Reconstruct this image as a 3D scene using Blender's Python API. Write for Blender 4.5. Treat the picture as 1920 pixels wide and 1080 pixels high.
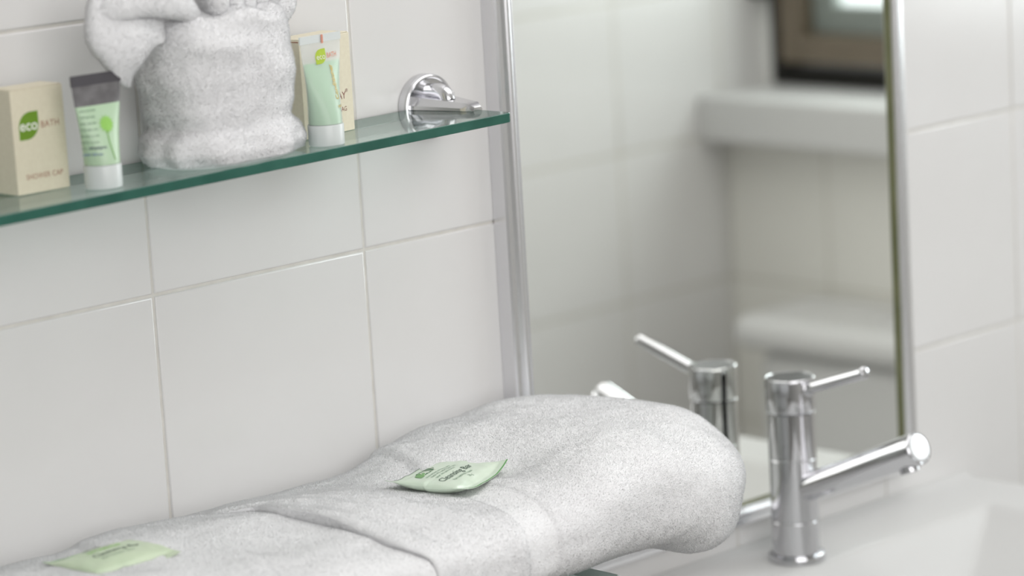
import bpy, bmesh, math, random
import numpy as np
from mathutils import Vector, Matrix, noise
random.seed(4)
rng = np.random.default_rng(7)
for o in list(bpy.data.objects):
    bpy.data.objects.remove(o)
S = bpy.context.scene
C = S.collection

# ------------------------------------------------------------------ camera
yaw, pitch, roll, F = 0.756928790, -0.188070431, -0.0585865937, 5850.81083
fwd = Vector((math.sin(yaw)*math.cos(pitch), math.cos(yaw)*math.cos(pitch), math.sin(pitch)))
rgt = Vector((math.cos(yaw), -math.sin(yaw), 0)); upv = rgt.cross(fwd)
R_ = rgt*math.cos(roll)+upv*math.sin(roll); U_ = -rgt*math.sin(roll)+upv*math.cos(roll)
M = Matrix((R_, U_, -fwd)).transposed().to_4x4()
M.translation = Vector((-1.31209821, -1.75977462, 0.40523618))
cd = bpy.data.cameras.new('camera'); cam = bpy.data.objects.new('camera', cd); C.objects.link(cam)
cam.matrix_world = M
cd.sensor_width = 36; cd.lens = F*36/1920; cd.clip_start = 0.05
cd.dof.use_dof = True; cd.dof.focus_distance = 2.27; cd.dof.aperture_fstop = 4.0
S.camera = cam

# ------------------------------------------------------------------ world and lights
w = bpy.data.worlds.new('sky'); S.world = w; w.use_nodes = True
wb = w.node_tree.nodes['Background']; wb.inputs[0].default_value = (0.93, 0.97, 1.0, 1); wb.inputs[1].default_value = 1.6
def area(name, loc, target, sx, sy, power, col):
    l = bpy.data.lights.new(name, 'AREA'); l.shape = 'RECTANGLE'; l.size = sx; l.size_y = sy
    l.energy = power; l.color = col
    o = bpy.data.objects.new(name, l); C.objects.link(o); o.location = loc
    o.rotation_euler = (Vector(target)-Vector(loc)).to_track_quat('-Z', 'Y').to_euler()
    return o
area('window_daylight', (2.25, -0.62, 0.45), (0.4, -0.3, -0.1), 1.1, 1.1, 18, (0.96, 0.98, 1.0))
area('ceiling_fill', (0.80, -0.57, 1.22), (0.80, -0.57, 0), 1.75, 1.0, 9.2, (1.0, 0.985, 0.982))  # unseen fill panel added under the ceiling to brighten the niche and reflected walls
area('front_fill', (-0.55, -2.1, 0.75), (0.75, 0.0, -0.25), 1.8, 1.5, 23, (1.0, 0.985, 0.982))  # added fill panel out of view, lights wall and towels from the front
S.view_settings.view_transform = 'Standard'; S.view_settings.look = 'None'
S.view_settings.gamma = 1; S.view_settings.use_curve_mapping = False
S.view_settings.exposure = 0.15

# ------------------------------------------------------------------ helpers
def tag(o, label=None, cat=None, group=None, kind=None):
    for k, v in (('label', label), ('category', cat), ('group', group), ('kind', kind)):
        if v: o[k] = v
    return o
def origin(p):
    v = Vector((0, 0, 0))
    while p is not None:
        v += p.location; p = p.parent
    return v
def thing(name, loc, label, cat, group=None):
    o = bpy.data.objects.new(name, None); C.objects.link(o); o.location = loc; o.empty_display_size = .02
    return tag(o, label, cat, group)
def mesh_obj(name, verts, faces, mats, parent=None, smooth=True, fm=None, angle=None):
    """verts in world coordinates"""
    off = origin(parent)
    V = [tuple(Vector(v)-off) for v in verts]
    me = bpy.data.meshes.new(name); me.from_pydata(V, [], faces)
    if not isinstance(mats, (list, tuple)): mats = [mats]
    for m in mats: me.materials.append(m)
    if fm: me.polygons.foreach_set('material_index', fm)
    if smooth: me.polygons.foreach_set('use_smooth', [True]*len(me.polygons))
    me.update()
    bm = bmesh.new(); bm.from_mesh(me); bmesh.ops.recalc_face_normals(bm, faces=bm.faces)
    if angle is not None:
        for e in bm.edges:
            if len(e.link_faces) == 2 and e.calc_face_angle() > math.radians(angle): e.smooth = False
    bm.to_mesh(me); bm.free()
    o = bpy.data.objects.new(name, me); C.objects.link(o); o.parent = parent
    return o
def box_vf(x0, x1, y0, y1, z0, z1, bev=0.0, seg=2, rot=None):
    bm = bmesh.new(); bmesh.ops.create_cube(bm, size=1)
    for v in bm.verts:
        v.co = Vector(((x0+x1)/2+v.co.x*(x1-x0), (y0+y1)/2+v.co.y*(y1-y0), (z0+z1)/2+v.co.z*(z1-z0)))
    if bev: bmesh.ops.bevel(bm, geom=list(bm.edges), offset=bev, segments=seg, affect='EDGES', profile=.5)
    if rot is not None:
        for v in bm.verts: v.co = rot @ v.co
    V = [v.co.copy() for v in bm.verts]; bm.verts.index_update()
    Fs = [[v.index for v in f.verts] for f in bm.faces]; bm.free()
    return V, Fs
def flat_big(o):
    mx = max(p.area for p in o.data.polygons)
    for p in o.data.polygons:
        if len(p.vertices) == 4 and p.area > .02*mx: p.use_smooth = False
def box(name, b, mat, parent=None, bev=0.0, seg=2, rot=None, smooth=True):
    V, Fs = box_vf(*b, bev=bev, seg=seg, rot=rot)
    o = mesh_obj(name, V, Fs, mat, parent, smooth=smooth and bev > 0, angle=40)
    flat_big(o)
    return o
def rings(stations, cap0=True, cap1=True):
    n = len(stations[0]); V = [p for s in stations for p in s]; Fs = []
    for i in range(len(stations)-1):
        for j in range(n):
            k = (j+1) % n
            Fs.append([i*n+j, i*n+k, (i+1)*n+k, (i+1)*n+j])
    if cap0: Fs.append(list(range(n))[::-1])
    if cap1: Fs.append([(len(stations)-1)*n+j for j in range(n)])
    return V, Fs
def lathe(name, origin_, axis, prof, mat, parent=None, n=48, angle=35, cap0=True, cap1=True):
    """prof: (distance along axis, radius)"""
    a = Vector(axis).normalized(); q = a.to_track_quat('Z', 'Y'); o = Vector(origin_)
    st = []
    for h, r in prof:
        st.append([o+a*h+q @ Vector((r*math.cos(2*math.pi*j/n), r*math.sin(2*math.pi*j/n), 0)) for j in range(n)])
    V, Fs = rings(st, cap0, cap1)
    return mesh_obj(name, V, Fs, mat, parent, angle=angle)
def tube(name, pts, rad, mat, parent=None, n=16, angle=60):
    P = [Vector(p) for p in pts]; st = []
    for i, p in enumerate(P):
        t = (P[min(i+1, len(P)-1)]-P[max(i-1, 0)]).normalized(); q = t.to_track_quat('Z', 'Y')
        r = rad[i] if isinstance(rad, (list, tuple)) else rad
        st.append([p+q @ Vector((r*math.cos(2*math.pi*j/n), r*math.sin(2*math.pi*j/n), 0)) for j in range(n)])
    V, Fs = rings(st)
    return mesh_obj(name, V, Fs, mat, parent, angle=angle)

_font_cache = {}
def text_vf(s, size, shear=0.0, bold=0.0, align='LEFT', spacing=1.0):
    cu = bpy.data.curves.new('t', 'FONT'); cu.body = s; cu.size = size; cu.shear = shear; cu.offset = bold
    cu.align_x = align; cu.space_character = spacing; cu.resolution_u = 3
    o = bpy.data.objects.new('t', cu); C.objects.link(o)
    dg = bpy.context.evaluated_depsgraph_get(); dg.update()
    me = bpy.data.meshes.new_from_object(o.evaluated_get(dg))
    V = [v.co.copy() for v in me.vertices]; Fs = [list(p.vertices) for p in me.polygons]
    bpy.data.objects.remove(o); bpy.data.curves.remove(cu); bpy.data.meshes.remove(me)
    return V, Fs
def flat_print(name, VF, fn, mat, parent):
    V, Fs = VF
    return mesh_obj(name, [fn(v[0], v[1]) for v in V], Fs, mat, parent, smooth=False)

# ------------------------------------------------------------------ materials
def mat(name, col=(.8, .8, .8), rough=.5, metal=0, **kw):
    m = bpy.data.materials.new(name); m.use_nodes = True
    b = m.node_tree.nodes['Principled BSDF']
    b.inputs['Base Color'].default_value = (*col, 1); b.inputs['Roughness'].default_value = rough
    b.inputs['Metallic'].default_value = metal
    for k, v in kw.items():
        b.inputs[k.replace('_', ' ')].default_value = v
    return m
def vary(m, scale, c1, c2, coord='Object', detail=4, bump=0, bscale=None, bdist=.001, stretch=(1, 1, 1)):
    nt = m.node_tree; b = nt.nodes['Principled BSDF']
    tc = nt.nodes.new('ShaderNodeTexCoord'); mp = nt.nodes.new('ShaderNodeMapping'); mp.inputs['Scale'].default_value = stretch
    nt.links.new(tc.outputs[coord], mp.inputs[0])
    nz = nt.nodes.new('ShaderNodeTexNoise'); nz.inputs['Scale'].default_value = scale; nz.inputs['Detail'].default_value = detail
    nt.links.new(mp.outputs[0], nz.inputs['Vector'])
    cr = nt.nodes.new('ShaderNodeValToRGB'); cr.color_ramp.elements[0].position = .35; cr.color_ramp.elements[1].position = .65
    cr.color_ramp.elements[0].color = (*c1, 1); cr.color_ramp.elements[1].color = (*c2, 1)
    nt.links.new(nz.outputs[0], cr.inputs[0]); nt.links.new(cr.outputs[0], b.inputs['Base Color'])
    if bump:
        n2 = nt.nodes.new('ShaderNodeTexNoise'); n2.inputs['Scale'].default_value = bscale or scale; n2.inputs['Detail'].default_value = 3
        nt.links.new(mp.outputs[0], n2.inputs['Vector'])
        bp = nt.nodes.new('ShaderNodeBump'); bp.inputs['Strength'].default_value = bump; bp.inputs['Distance'].default_value = bdist
        nt.links.new(n2.outputs[0], bp.inputs['Height']); nt.links.new(bp.outputs[0], b.inputs['Normal'])
    return m
def add_bump(m, scale, strength, dist):
    nt = m.node_tree; b = nt.nodes['Principled BSDF']; tc = nt.nodes.new('ShaderNodeTexCoord')
    n2 = nt.nodes.new('ShaderNodeTexNoise'); n2.inputs['Scale'].default_value = scale; n2.inputs['Detail'].default_value = 2
    nt.links.new(tc.outputs['Object'], n2.inputs['Vector'])
    bp = nt.nodes.new('ShaderNodeBump'); bp.inputs['Strength'].default_value = strength; bp.inputs['Distance'].default_value = dist
    nt.links.new(n2.outputs[0], bp.inputs['Height']); nt.links.new(bp.outputs[0], b.inputs['Normal'])
    return m

m_tile = vary(mat('glazed_tile', rough=.16), 6, (.735, .725, .718), (.755, .746, .741), bump=.15, bscale=9, bdist=.0006)
m_tile_r = vary(mat('glazed_tile_beige', rough=.25), 6, (.80, .79, .745), (.82, .81, .765), bump=.15, bscale=9, bdist=.0006)
m_grout = vary(mat('grout', rough=.9), 60, (.65, .63, .59), (.72, .70, .66))
m_grout2 = vary(mat('aged_grout', rough=.9), 60, (.52, .50, .43), (.58, .555, .48))
m_plaster = vary(mat('white_plaster', rough=.8), 20, (.78, .78, .76), (.80, .80, .78))
m_floor = vary(mat('pale_floor_tile', rough=.35), 12, (.66, .65, .63), (.72, .71, .69))
m_chrome = add_bump(mat('chrome', (.60, .60, .62), .085, 1.0), 40, .02, .0004)
m_satin = mat('satin_chrome', (.84, .84, .86), .35, 1.0)
m_brk = mat('bracket_chrome', (.68, .68, .70), .17, 1.0)
m_alu = mat('polished_aluminium', (.79, .79, .81), .27, 1.0)
m_dark = mat('recess_shade_metal', (.16, .16, .16), .3, 1.0)  # shade of the tap's dish put into the metal colour
m_mirror = mat('mirror_silver', (.935, .95, .915), .012, 1.0)
m_lip = vary(mat('olive_lip', rough=.35), 30, (.13, .14, .065), (.17, .175, .09))  # olive reflection at the mirror's edge, put into the colour
m_ceramic = mat('white_ceramic', (.61, .61, .605), .4, Specular_IOR_Level=.3)
m_cab = mat('white_lacquer', (.78, .78, .77), .35)
m_carton = vary(mat('cream_carton', rough=.62), 300, (.74, .68, .53), (.77, .715, .56))
m_carton_side = m_carton
m_ink_brown = mat('brown_red_ink', (.36, .14, .085), .6)
m_ink_dkred = mat('dark_red_ink', (.20, .04, .035), .6)
m_ink_green = mat('leaf_green_ink', (.155, .30, .018), .5)
m_ink_lime = mat('lime_green_ink', (.42, .56, .04), .5)
m_ink_tree = mat('bright_green_ink', (.30, .60, .12), .5)
m_ink_stem = mat('stem_green_ink', (.20, .42, .10), .5)
m_ink_grey = mat('grey_green_ink', (.16, .27, .18), .6)
m_ink_slate = mat('slate_ink', (.16, .20, .22), .6)
m_ink_blue = mat('blue_grey_ink', (.32, .42, .58), .6)
m_ink_orange = mat('ochre_ink', (.62, .42, .10), .5)
m_ink_red = mat('coral_ink', (.68, .28, .20), .5)
m_ink_cream = mat('cream_ink', (.85, .86, .76), .6)
m_ink_dark = mat('dark_green_ink', (.055, .10, .075), .6)
m_foil_leaf = mat('deep_green_ink', (.03, .14, .045), .4)
m_foil_mid = mat('mid_green_ink', (.16, .36, .12), .4)
m_sachet = vary(mat('pale_green_film', rough=.33), 40, (.64, .75, .62), (.69, .79, .66), bump=.25, bscale=160, bdist=.0006)
m_sachet2 = vary(mat('pale_lime_film', rough=.36), 40, (.56, .67, .48), (.61, .71, .52), bump=.25, bscale=160, bdist=.0006)
m_sachet_white = mat('white_film', (.80, .82, .80), .3)
m_edge_green = mat('seal_green', (.14, .40, .12), .4)
m_gel = mat('green_gel', (.50, .67, .47), .3)
m_gel2 = mat('mint_gel', (.42, .72, .42), .3)
m_frost = mat('frosted_plastic', (.68, .72, .71), .3)
m_crimp = vary(mat('charcoal_film', rough=.35), 120, (.13, .125, .13), (.19, .185, .19))
m_crimp_dk = mat('charcoal_seal', (.075, .07, .08), .45)
m_bronze = vary(mat('bronze_window_frame', rough=.45), 8, (.135, .108, .075), (.175, .14, .10))
m_black = mat('black_rubber', (.012, .011, .009), .95)
m_greyal = mat('grey_sash', (.24, .27, .25), .4)

def shell_mat(name, col, alpha, rough=.25):
    m = bpy.data.materials.new(name); m.use_nodes = True; nt = m.node_tree
    b = nt.nodes['Principled BSDF']; b.inputs['Base Color'].default_value = (*col, 1); b.inputs['Roughness'].default_value = rough
    b.inputs['Alpha'].default_value = alpha
    return m
m_shell = shell_mat('clear_tube_film', (.80, .83, .84), .40)
def thin_glass(name, tint, ior=1.5, rough=0.0):
    m = bpy.data.materials.new(name); m.use_nodes = True; nt = m.node_tree; nt.nodes.clear()
    out = nt.nodes.new('ShaderNodeOutputMaterial'); mx = nt.nodes.new('ShaderNodeMixShader')
    tr = nt.nodes.new('ShaderNodeBsdfTransparent'); tr.inputs[0].default_value = (*tint, 1)
    gl = nt.nodes.new('ShaderNodeBsdfGlossy'); gl.inputs['Roughness'].default_value = rough; gl.inputs[0].default_value = (.93, .97, .95, 1)
    fr = nt.nodes.new('ShaderNodeFresnel'); gm = nt.nodes.new('ShaderNodeNewGeometry'); mr = nt.nodes.new('ShaderNodeMapRange')
    mr.inputs['To Min'].default_value = ior; mr.inputs['To Max'].default_value = 1/ior
    nt.links.new(gm.outputs['Backfacing'], mr.inputs['Value']); nt.links.new(mr.outputs[0], fr.inputs['IOR'])
    nt.links.new(fr.outputs[0], mx.inputs[0]); nt.links.new(tr.outputs[0], mx.inputs[1]); nt.links.new(gl.outputs[0], mx.inputs[2])
    nt.links.new(mx.outputs[0], out.inputs[0])
    return m
m_glass = thin_glass('shelf_glass', (.87, .945, .925))
m_pane = thin_glass('window_glass', (.96, .98, .97))
m_glass_edge = vary(mat('glass_green_edge', rough=.08), 25, (.018, .095, .070), (.030, .128, .095), stretch=(1, 1, 1))
m_glass_edge2 = mat('glass_clear_edge', (.55, .58, .57), .1)

def terry_mat():
    m = bpy.data.materials.new('terry_cotton'); m.use_nodes = True; nt = m.node_tree
    b = nt.nodes['Principled BSDF']
    b.inputs['Base Color'].default_value = (.945, .945, .955, 1); b.inputs['Roughness'].default_value = .95
    b.inputs['Sheen Weight'].default_value = .25; b.inputs['Specular IOR Level'].default_value = .1
    tc = nt.nodes.new('ShaderNodeTexCoord'); n2 = nt.nodes.new('ShaderNodeTexNoise'); n2.inputs['Scale'].default_value = 330
    n2.inputs['Detail'].default_value = 3
    nt.links.new(tc.outputs['Object'], n2.inputs['Vector'])
    bp = nt.nodes.new('ShaderNodeBump'); bp.inputs['Strength'].default_value = .6; bp.inputs['Distance'].default_value = .0014
    nt.links.new(n2.outputs[0], bp.inputs['Height']); nt.links.new(bp.outputs[0], b.inputs['Normal'])
    return m
m_terry = terry_mat()
def pile_mat():
    m = bpy.data.materials.new('terry_pile'); m.use_nodes = True; nt = m.node_tree; b = nt.nodes['Principled BSDF']
    b.inputs['Base Color'].default_value = (.97, .97, .98, 1); b.inputs['Roughness'].default_value = 1; b.inputs['Specular IOR Level'].default_value = 0
    t = nt.nodes.new('ShaderNodeBsdfTranslucent'); t.inputs[0].default_value = (.97, .97, .98, 1)
    mx = nt.nodes.new('ShaderNodeMixShader'); mx.inputs[0].default_value = .5
    nt.links.new(b.outputs[0], mx.inputs[1]); nt.links.new(t.outputs[0], mx.inputs[2])
    nt.links.new(mx.outputs[0], nt.nodes['Material Output'].inputs[0])
    return m
m_pile = pile_mat()

# ------------------------------------------------------------------ the room
FL, CE = -1.18, 1.25
XR, YO = 1.808, -1.124          # right wall, opposite wall (seen in the mirror)
XL, YB = -2.7, -2.9
_tiles = {}
def tile_mesh(wd, ht, m, key):
    k = (round(wd, 4), round(ht, 4), key)
    if k not in _tiles:
        V, Fs = box_vf(-wd/2, wd/2, -.004, .004, -ht/2, ht/2)
        bm = bmesh.new(); vs = [bm.verts.new(v) for v in V]
        for f in Fs: bm.faces.new([vs[i] for i in f])
        fe = [e for e in bm.edges if abs(e.verts[0].co.y+.004) < 1e-6 and abs(e.verts[1].co.y+.004) < 1e-6]
        bmesh.ops.bevel(bm, geom=fe, offset=.0016, segments=3, affect='EDGES', profile=.5)
        bmesh.ops.recalc_face_normals(bm, faces=bm.faces)
        for f in bm.faces: f.smooth = f.calc_area() < .3*wd*ht
        for e in bm.edges:
            if len(e.link_faces) == 2 and e.calc_face_angle() > math.radians(50): e.smooth = False
        me = bpy.data.meshes.new('tile'); bm.to_mesh(me); bm.free(); me.materials.append(m); _tiles[k] = me
    return _tiles[k]
def tiled_wall(name, p0, ang, length, s0, z0, z1, m, key, thick=.1, gm=None, g=.0020):
    """wall whose face starts at p0 and runs along direction ang; s0 = first joint offset; tile front sits on the plane"""
    d = Vector((math.cos(ang), math.sin(ang), 0)); nrm = Vector((math.sin(ang), -math.cos(ang), 0))
    p0 = Vector((*p0, 0))
    back = []
    for t in (.0011, thick):
        for s, z in ((0, z0), (length, z0), (length, z1), (0, z1)):
            q = p0+d*s-nrm*t; back.append((q.x, q.y, z))
    wobj = mesh_obj(name, back, [[0, 1, 2, 3], [7, 6, 5, 4], [0, 4, 5, 1], [1, 5, 6, 2], [2, 6, 7, 3], [3, 7, 4, 0]], gm or m_grout, smooth=False)
    wobj['kind'] = 'structure'
    T = .2
    ss = [0]; s = s0
    while s < length-.001:
        if s > .001: ss.append(s)
        s += T
    ss.append(length)
    k0 = math.ceil((z0+1e-4)/T); zs = [z0]+[k*T for k in range(k0, int(math.floor((z1-1e-4)/T))+1)]+[z1]
    for a, b in zip(ss[:-1], ss[1:]):
        for c, e in zip(zs[:-1], zs[1:]):
            if b-a < .012 or e-c < .012: continue
            me = tile_mesh(b-a-g, e-c-g, m, key)
            o = bpy.data.objects.new('tile', me); C.objects.link(o); o.parent = wobj
            q = p0+d*((a+b)/2)-nrm*.004
            o.location = (q.x, q.y, (c+e)/2)
            o.rotation_euler = (random.uniform(-1, 1)*.0012, 0, ang+random.uniform(-1, 1)*.0012)
    return wobj
tiled_wall('wall_back', (-1.2, 0), 0, XR+1.2, 0, FL, 1.0, m_tile, 'w')
box('wall_back_plaster', (XL, -1.2, 0, .1, FL, CE), m_plaster)['kind'] = 'structure'
box('wall_back_upper', (-1.2, XR, 0, .1, 1.0, CE), m_plaster)['kind'] = 'structure'
bpy.data.objects['wall_back_plaster'].name = 'wall_back_left'
# opposite wall: a partition, tiled on the side that faces the mirror
tiled_wall('wall_front', (1.90, YO), math.pi, 1.90-1.3, .1, FL, CE, m_tile, 'w', gm=m_grout2, g=.0024)
# right wall with the window opening above the ledge
WY0, WY1, WZ0, WZ1 = YO, -.30, -.143, .75
tiled_wall('wall_right', (XR, 0), -math.pi/2, -YO, .15, FL, WZ0-.06, m_tile_r, 'r', gm=m_grout2, g=.0024)
box('wall_right_pier', (XR, XR+.12, WY1, .1, WZ0-.06, CE), m_plaster)['kind'] = 'structure'
box('wall_right_lintel', (XR, XR+.12, WY0, WY1, WZ1, CE), m_plaster)['kind'] = 'structure'
bpy.data.objects['wall_right_pier'].name = 'wall_right_upper'
bpy.data.objects['wall_right_lintel'].name = 'wall_right_top'
led = box('trim_1', (XR-.055, XR+.22, WY0, WY1+.06, WZ0-.06, WZ0), m_ceramic, bev=.003); led['kind'] = 'structure'
box('wall_left', (XL-.1, XL, YB, .1, FL, CE), m_plaster)['kind'] = 'structure'
box('wall_rear', (XL, XR+.12, YB-.1, YB, FL, CE), m_plaster)['kind'] = 'structure'
box('wall_side', (XR, XR+.12, YB, YO-.1, FL, CE), m_plaster)['kind'] = 'structure'
box('floor', (XL, XR+.12, YB, .1, FL-.1, FL), m_floor)['kind'] = 'structure'
box('ceiling', (XL, XR+.12, YB, .1, CE, CE+.1), m_plaster)['kind'] = 'structure'

# window: bronze outer frame, sash, glazing bar, pane, handle
win = thing('window_1', (1.90, -.70, WZ0), None, None); win['kind'] = 'structure'
def ring_frame(name, x0, x1, y0, y1, z0, z1, t, m, parent):
    for nm, b in (('side', (x0, x1, y0, y0+t, z0, z1)), ('side', (x0, x1, y1-t, y1, z0, z1)),
                  ('rail', (x0, x1, y0+t, y1-t, z0, z0+t)), ('rail', (x0, x1, y0+t, y1-t, z1-t, z1))):
        box(name+'_'+nm, b, m, parent, bev=.002)
ring_frame('window_frame', 1.890, 1.945, WY0+.016, WY1-.002, WZ0+.0005, WZ1-.001, .024, m_black, win)
ring_frame('sash', 1.880, 1.935, WY0+.0405, WY1-.02, WZ0+.0330, WZ1-.02, .038, m_bronze, win)
ring_frame('glazing_bar', 1.905, 1.925, WY0+.0790, WY1-.060, WZ0+.0715, WZ1-.060, .038, m_greyal, win)
box('pane', (1.914, 1.917, WY0+.115, WY1-.096, WZ0+.1075, WZ1-.096), m_pane, win)
box('reveal', (1.888, 1.955, WY0+.001, WY0+.0155, WZ0+.0005, WZ1-.001), m_plaster, win)
box('handle', (1.860, 1.881, WY0+.004, WY0+.030, -.02, .03), m_black, win, bev=.004)

# ------------------------------------------------------------------ mirror with aluminium frame
X0, X1, Z0, Z1 = .3345, .8268, -.3025, .62
mir = thing('wall_mirror', ((X0+X1)/2, 0, Z0), 'large rectangular wall mirror in a shiny aluminium frame beside the glass shelf', 'mirror')
box('mirror_glass', (X0+.010, X1-.010, -.012, -.004, Z0+.010, Z1-.010), m_mirror, mir)
prof = [(0, .0003), (0, .0145), (.0015, .0160), (.0055, .0163), (.0062, .0172), (.0072, .0186), (.0088, .0196), (.0108, .0198), (.0128, .0192),
        (.0142, .0180), (.0150, .0166), (.0158, .0163), (.0164, .0172), (.0170, .0170), (.0172, .0160), (.0172, .0121)]
def rect(u, d): return [Vector((X0+u, -d, Z0+u)), Vector((X1-u, -d, Z0+u)), Vector((X1-u, -d, Z1-u)), Vector((X0+u, -d, Z1-u))]
for side, nm in ((0, 'frame_rail'), (1, 'frame_side'), (2, 'frame_rail'), (3, 'frame_side')):
    V = []; n = len(prof)
    for k in (side, (side+1) % 4):
        for u, d in prof: V.append(rect(u, d)[k])
    Fs = [[i, i+1, n+i+1, n+i] for i in range(n-1)]+[[n-1, 0, n, 2*n-1], list(range(n)), list(range(n, 2*n))]
    mesh_obj(nm, V, Fs, m_alu, mir, angle=38)
    V = []
    for k in (side, (side+1) % 4):
        for u, d in ((.0170, .0122), (.0170, .0160), (.0182, .0156), (.0182, .0122)): V.append(rect(u, d)[k])
    mesh_obj('inner_lip', V, [[0, 1, 5, 4], [1, 2, 6, 5], [2, 3, 7, 6], [3, 0, 4, 7]], m_lip, mir, smooth=False)  # added inner lip, coloured to stand for the mirror edge's olive reflection

# ------------------------------------------------------------------ upper glass shelf
def sz(x): return .0970+.0123*x
def glass_plate(name, x0, x1, yb, yf, ztop, th, em, label, parent_loc):
    r = .004; n = 6; out = []
    for cx, cy, a0 in ((x0+r, yb-r, 90), (x0+r, yf+r, 180), (x1-r, yf+r, 270), (x1-r, yb-r, 0)):
        for k in range(n+1):
            a = math.radians(a0+90*k/n); out.append((cx+r*math.cos(a), cy+r*math.sin(a)))
    N = len(out); b = .0005; V = []
    cxm, cym = (x0+x1)/2, (yb+yf)/2
    for zo, ins in ((0, b), (-b, 0), (-th+b, 0), (-th, b)):
        for x, y in out:
            V.append((x-math.copysign(ins, x-cxm), y-math.copysign(ins, y-cym), ztop(x)+zo))
    Fs = []; fm = []
    for i in range(3):
        for j in range(N):
            k = (j+1) % N; Fs.append([i*N+j, i*N+k, (i+1)*N+k, (i+1)*N+j]); fm.append(1)
    Fs.append(list(range(N))); fm.append(0); Fs.append([3*N+j for j in range(N)]); fm.append(0)
    o = mesh_obj(name, [Vector(v)-Vector(parent_loc) for v in V], Fs, [m_glass, em], None, smooth=False, fm=fm)
    o.location = parent_loc
    return o
gs = glass_plate('glass_shelf', -.42, .2715, -.0025, -.0945, sz, .0072, m_glass_edge, '', (0, -.045, .09))
tag(gs, 'clear glass wall shelf with a dark green front edge, holding the toiletries', 'shelf')

# bracket
BX, BZ = .2675, .1003
br = thing('shelf_bracket', (BX, 0, BZ), 'polished round chrome bracket clamping the right end of the glass shelf', 'bracket')
lathe('wall_disc', (BX, 0, BZ), (0, -1, 0), [(0, .0245), (.001, .0252), (.0070, .0252), (.0090, .0246), (.0098, .0236), (.0098, .0226), (.0090, .0218), (.0086, .0200), (.0084, .0005)], m_brk, br, n=64, angle=14)
def arm(sign, th0, th1, y1, name):
    st = []; N = 10
    for i in range(N+1):
        t = i/N; y = -.006-(y1-.006)*t
        wdt = .0205*(1-t)**1.25+.0072*(1-(1-t)**1.25); h = th0+(th1-th0)*t
        if i == N: wdt *= .62; h *= .5
        zb = sz(BX) if sign > 0 else sz(BX)-.0072
        zb += sign*.0001
        c = []
        for (a, b_) in ((-1, 0), (-.98, .35), (-.72, 1), (.72, 1), (.98, .35), (1, 0)):
            c.append(Vector((BX+a*wdt, y, zb+sign*b_*h)))
        st.append(c)
    V, Fs = rings(st)
    mesh_obj(name, V, Fs, m_brk, br, angle=25)
arm(1, .0090, .0052, .062, 'clamp_arm')
arm(-1, .006, .003, .040, 'lower_clamp')
pts = [(BX, -.007, BZ+.0125), (BX, -.014, BZ+.0128), (BX, -.021, BZ+.0128), (BX, -.0255, BZ+.0120), (BX, -.0285, BZ+.0095), (BX, -.0295, BZ+.0060)]
tube('peg', pts, [.0056, .0056, .0058, .0060, .0060, .0058], m_brk, br, n=24)

# ------------------------------------------------------------------ terry cloth tools
def pile(obj, density, length=.0017, wid=.00032, name='pile', upmin=-2, keep=None):
    me = obj.data; me.calc_loop_triangles()
    nv = len(me.vertices); co = np.empty(nv*3); me.vertices.foreach_get('co', co); co = co.reshape(-1, 3)
    no = np.empty(nv*3); me.vertex_normals.foreach_get('vector', no); no = no.reshape(-1, 3)
    nt = len(me.loop_triangles); tv = np.empty(nt*3, dtype=np.int32); me.loop_triangles.foreach_get('vertices', tv); tv = tv.reshape(-1, 3)
    a, b, c = co[tv[:, 0]], co[tv[:, 1]], co[tv[:, 2]]
    ar = np.linalg.norm(np.cross(b-a, c-a), axis=1)/2
    nn = no[tv].mean(1); ar = np.where((nn[:, 2] < upmin) | (nn[:, 1] > .75), 0, ar)
    n = int(ar.sum()*1e6*density*3.2)
    idx = rng.choice(nt, n, p=ar/ar.sum())
    u = rng.random(n); v = rng.random(n); f = u+v > 1; u[f] = 1-u[f]; v[f] = 1-v[f]
    P = a[idx]+(b[idx]-a[idx])*u[:, None]+(c[idx]-a[idx])*v[:, None]
    N = no[tv[idx, 0]]*(1-u-v)[:, None]+no[tv[idx, 1]]*u[:, None]+no[tv[idx, 2]]*v[:, None]
    N /= np.linalg.norm(N, axis=1)[:, None]+1e-9
    if keep is not None:
        kk = keep(P, rng.random(n)); P = P[kk]; N = N[kk]; n = len(P)
    # lean follows a slow swirl plus randomness
    sw = np.stack([np.sin(P[:, 1]*70+P[:, 0]*45), np.cos(P[:, 0]*60-P[:, 2]*50), np.sin(P[:, 2]*80+P[:, 1]*30)], 1)*.35
    D = N+sw+rng.normal(0, .38, (n, 3)); D /= np.linalg.norm(D, axis=1)[:, None]
    W = np.cross(D, rng.normal(0, 1, (n, 3))); W /= np.linalg.norm(W, axis=1)[:, None]+1e-9
    L = (length*.75*rng.uniform(.45, 1.3, n))[:, None]; W = W*(wid*.41*rng.uniform(.7, 1.3, n))[:, None]
    base = P-N*.0003
    V = np.empty((n, 3, 3)); V[:, 0] = base-W; V[:, 1] = base+W; V[:, 2] = base+D*L
    m2 = bpy.data.meshes.new(name); m2.vertices.add(n*3); m2.vertices.foreach_set('co', V.reshape(-1))
    m2.loops.add(n*3); m2.loops.foreach_set('vertex_index', np.arange(n*3, dtype=np.int32))
    m2.polygons.add(n); m2.polygons.foreach_set('loop_start', np.arange(0, n*3, 3, dtype=np.int32))
    m2.update(calc_edges=True)
    m2.polygons.foreach_set('use_smooth', np.ones(n, dtype=bool))
    NN = np.repeat(N*1.0+D*.55, 3, axis=0); NN /= np.linalg.norm(NN, axis=1)[:, None]
    m2.normals_split_custom_set_from_vertices(NN.tolist())
    m2.materials.append(m_pile)
    o = bpy.data.objects.new(name, m2); C.objects.link(o); o.parent = obj; o['kind'] = 'stuff'
    return o
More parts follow.
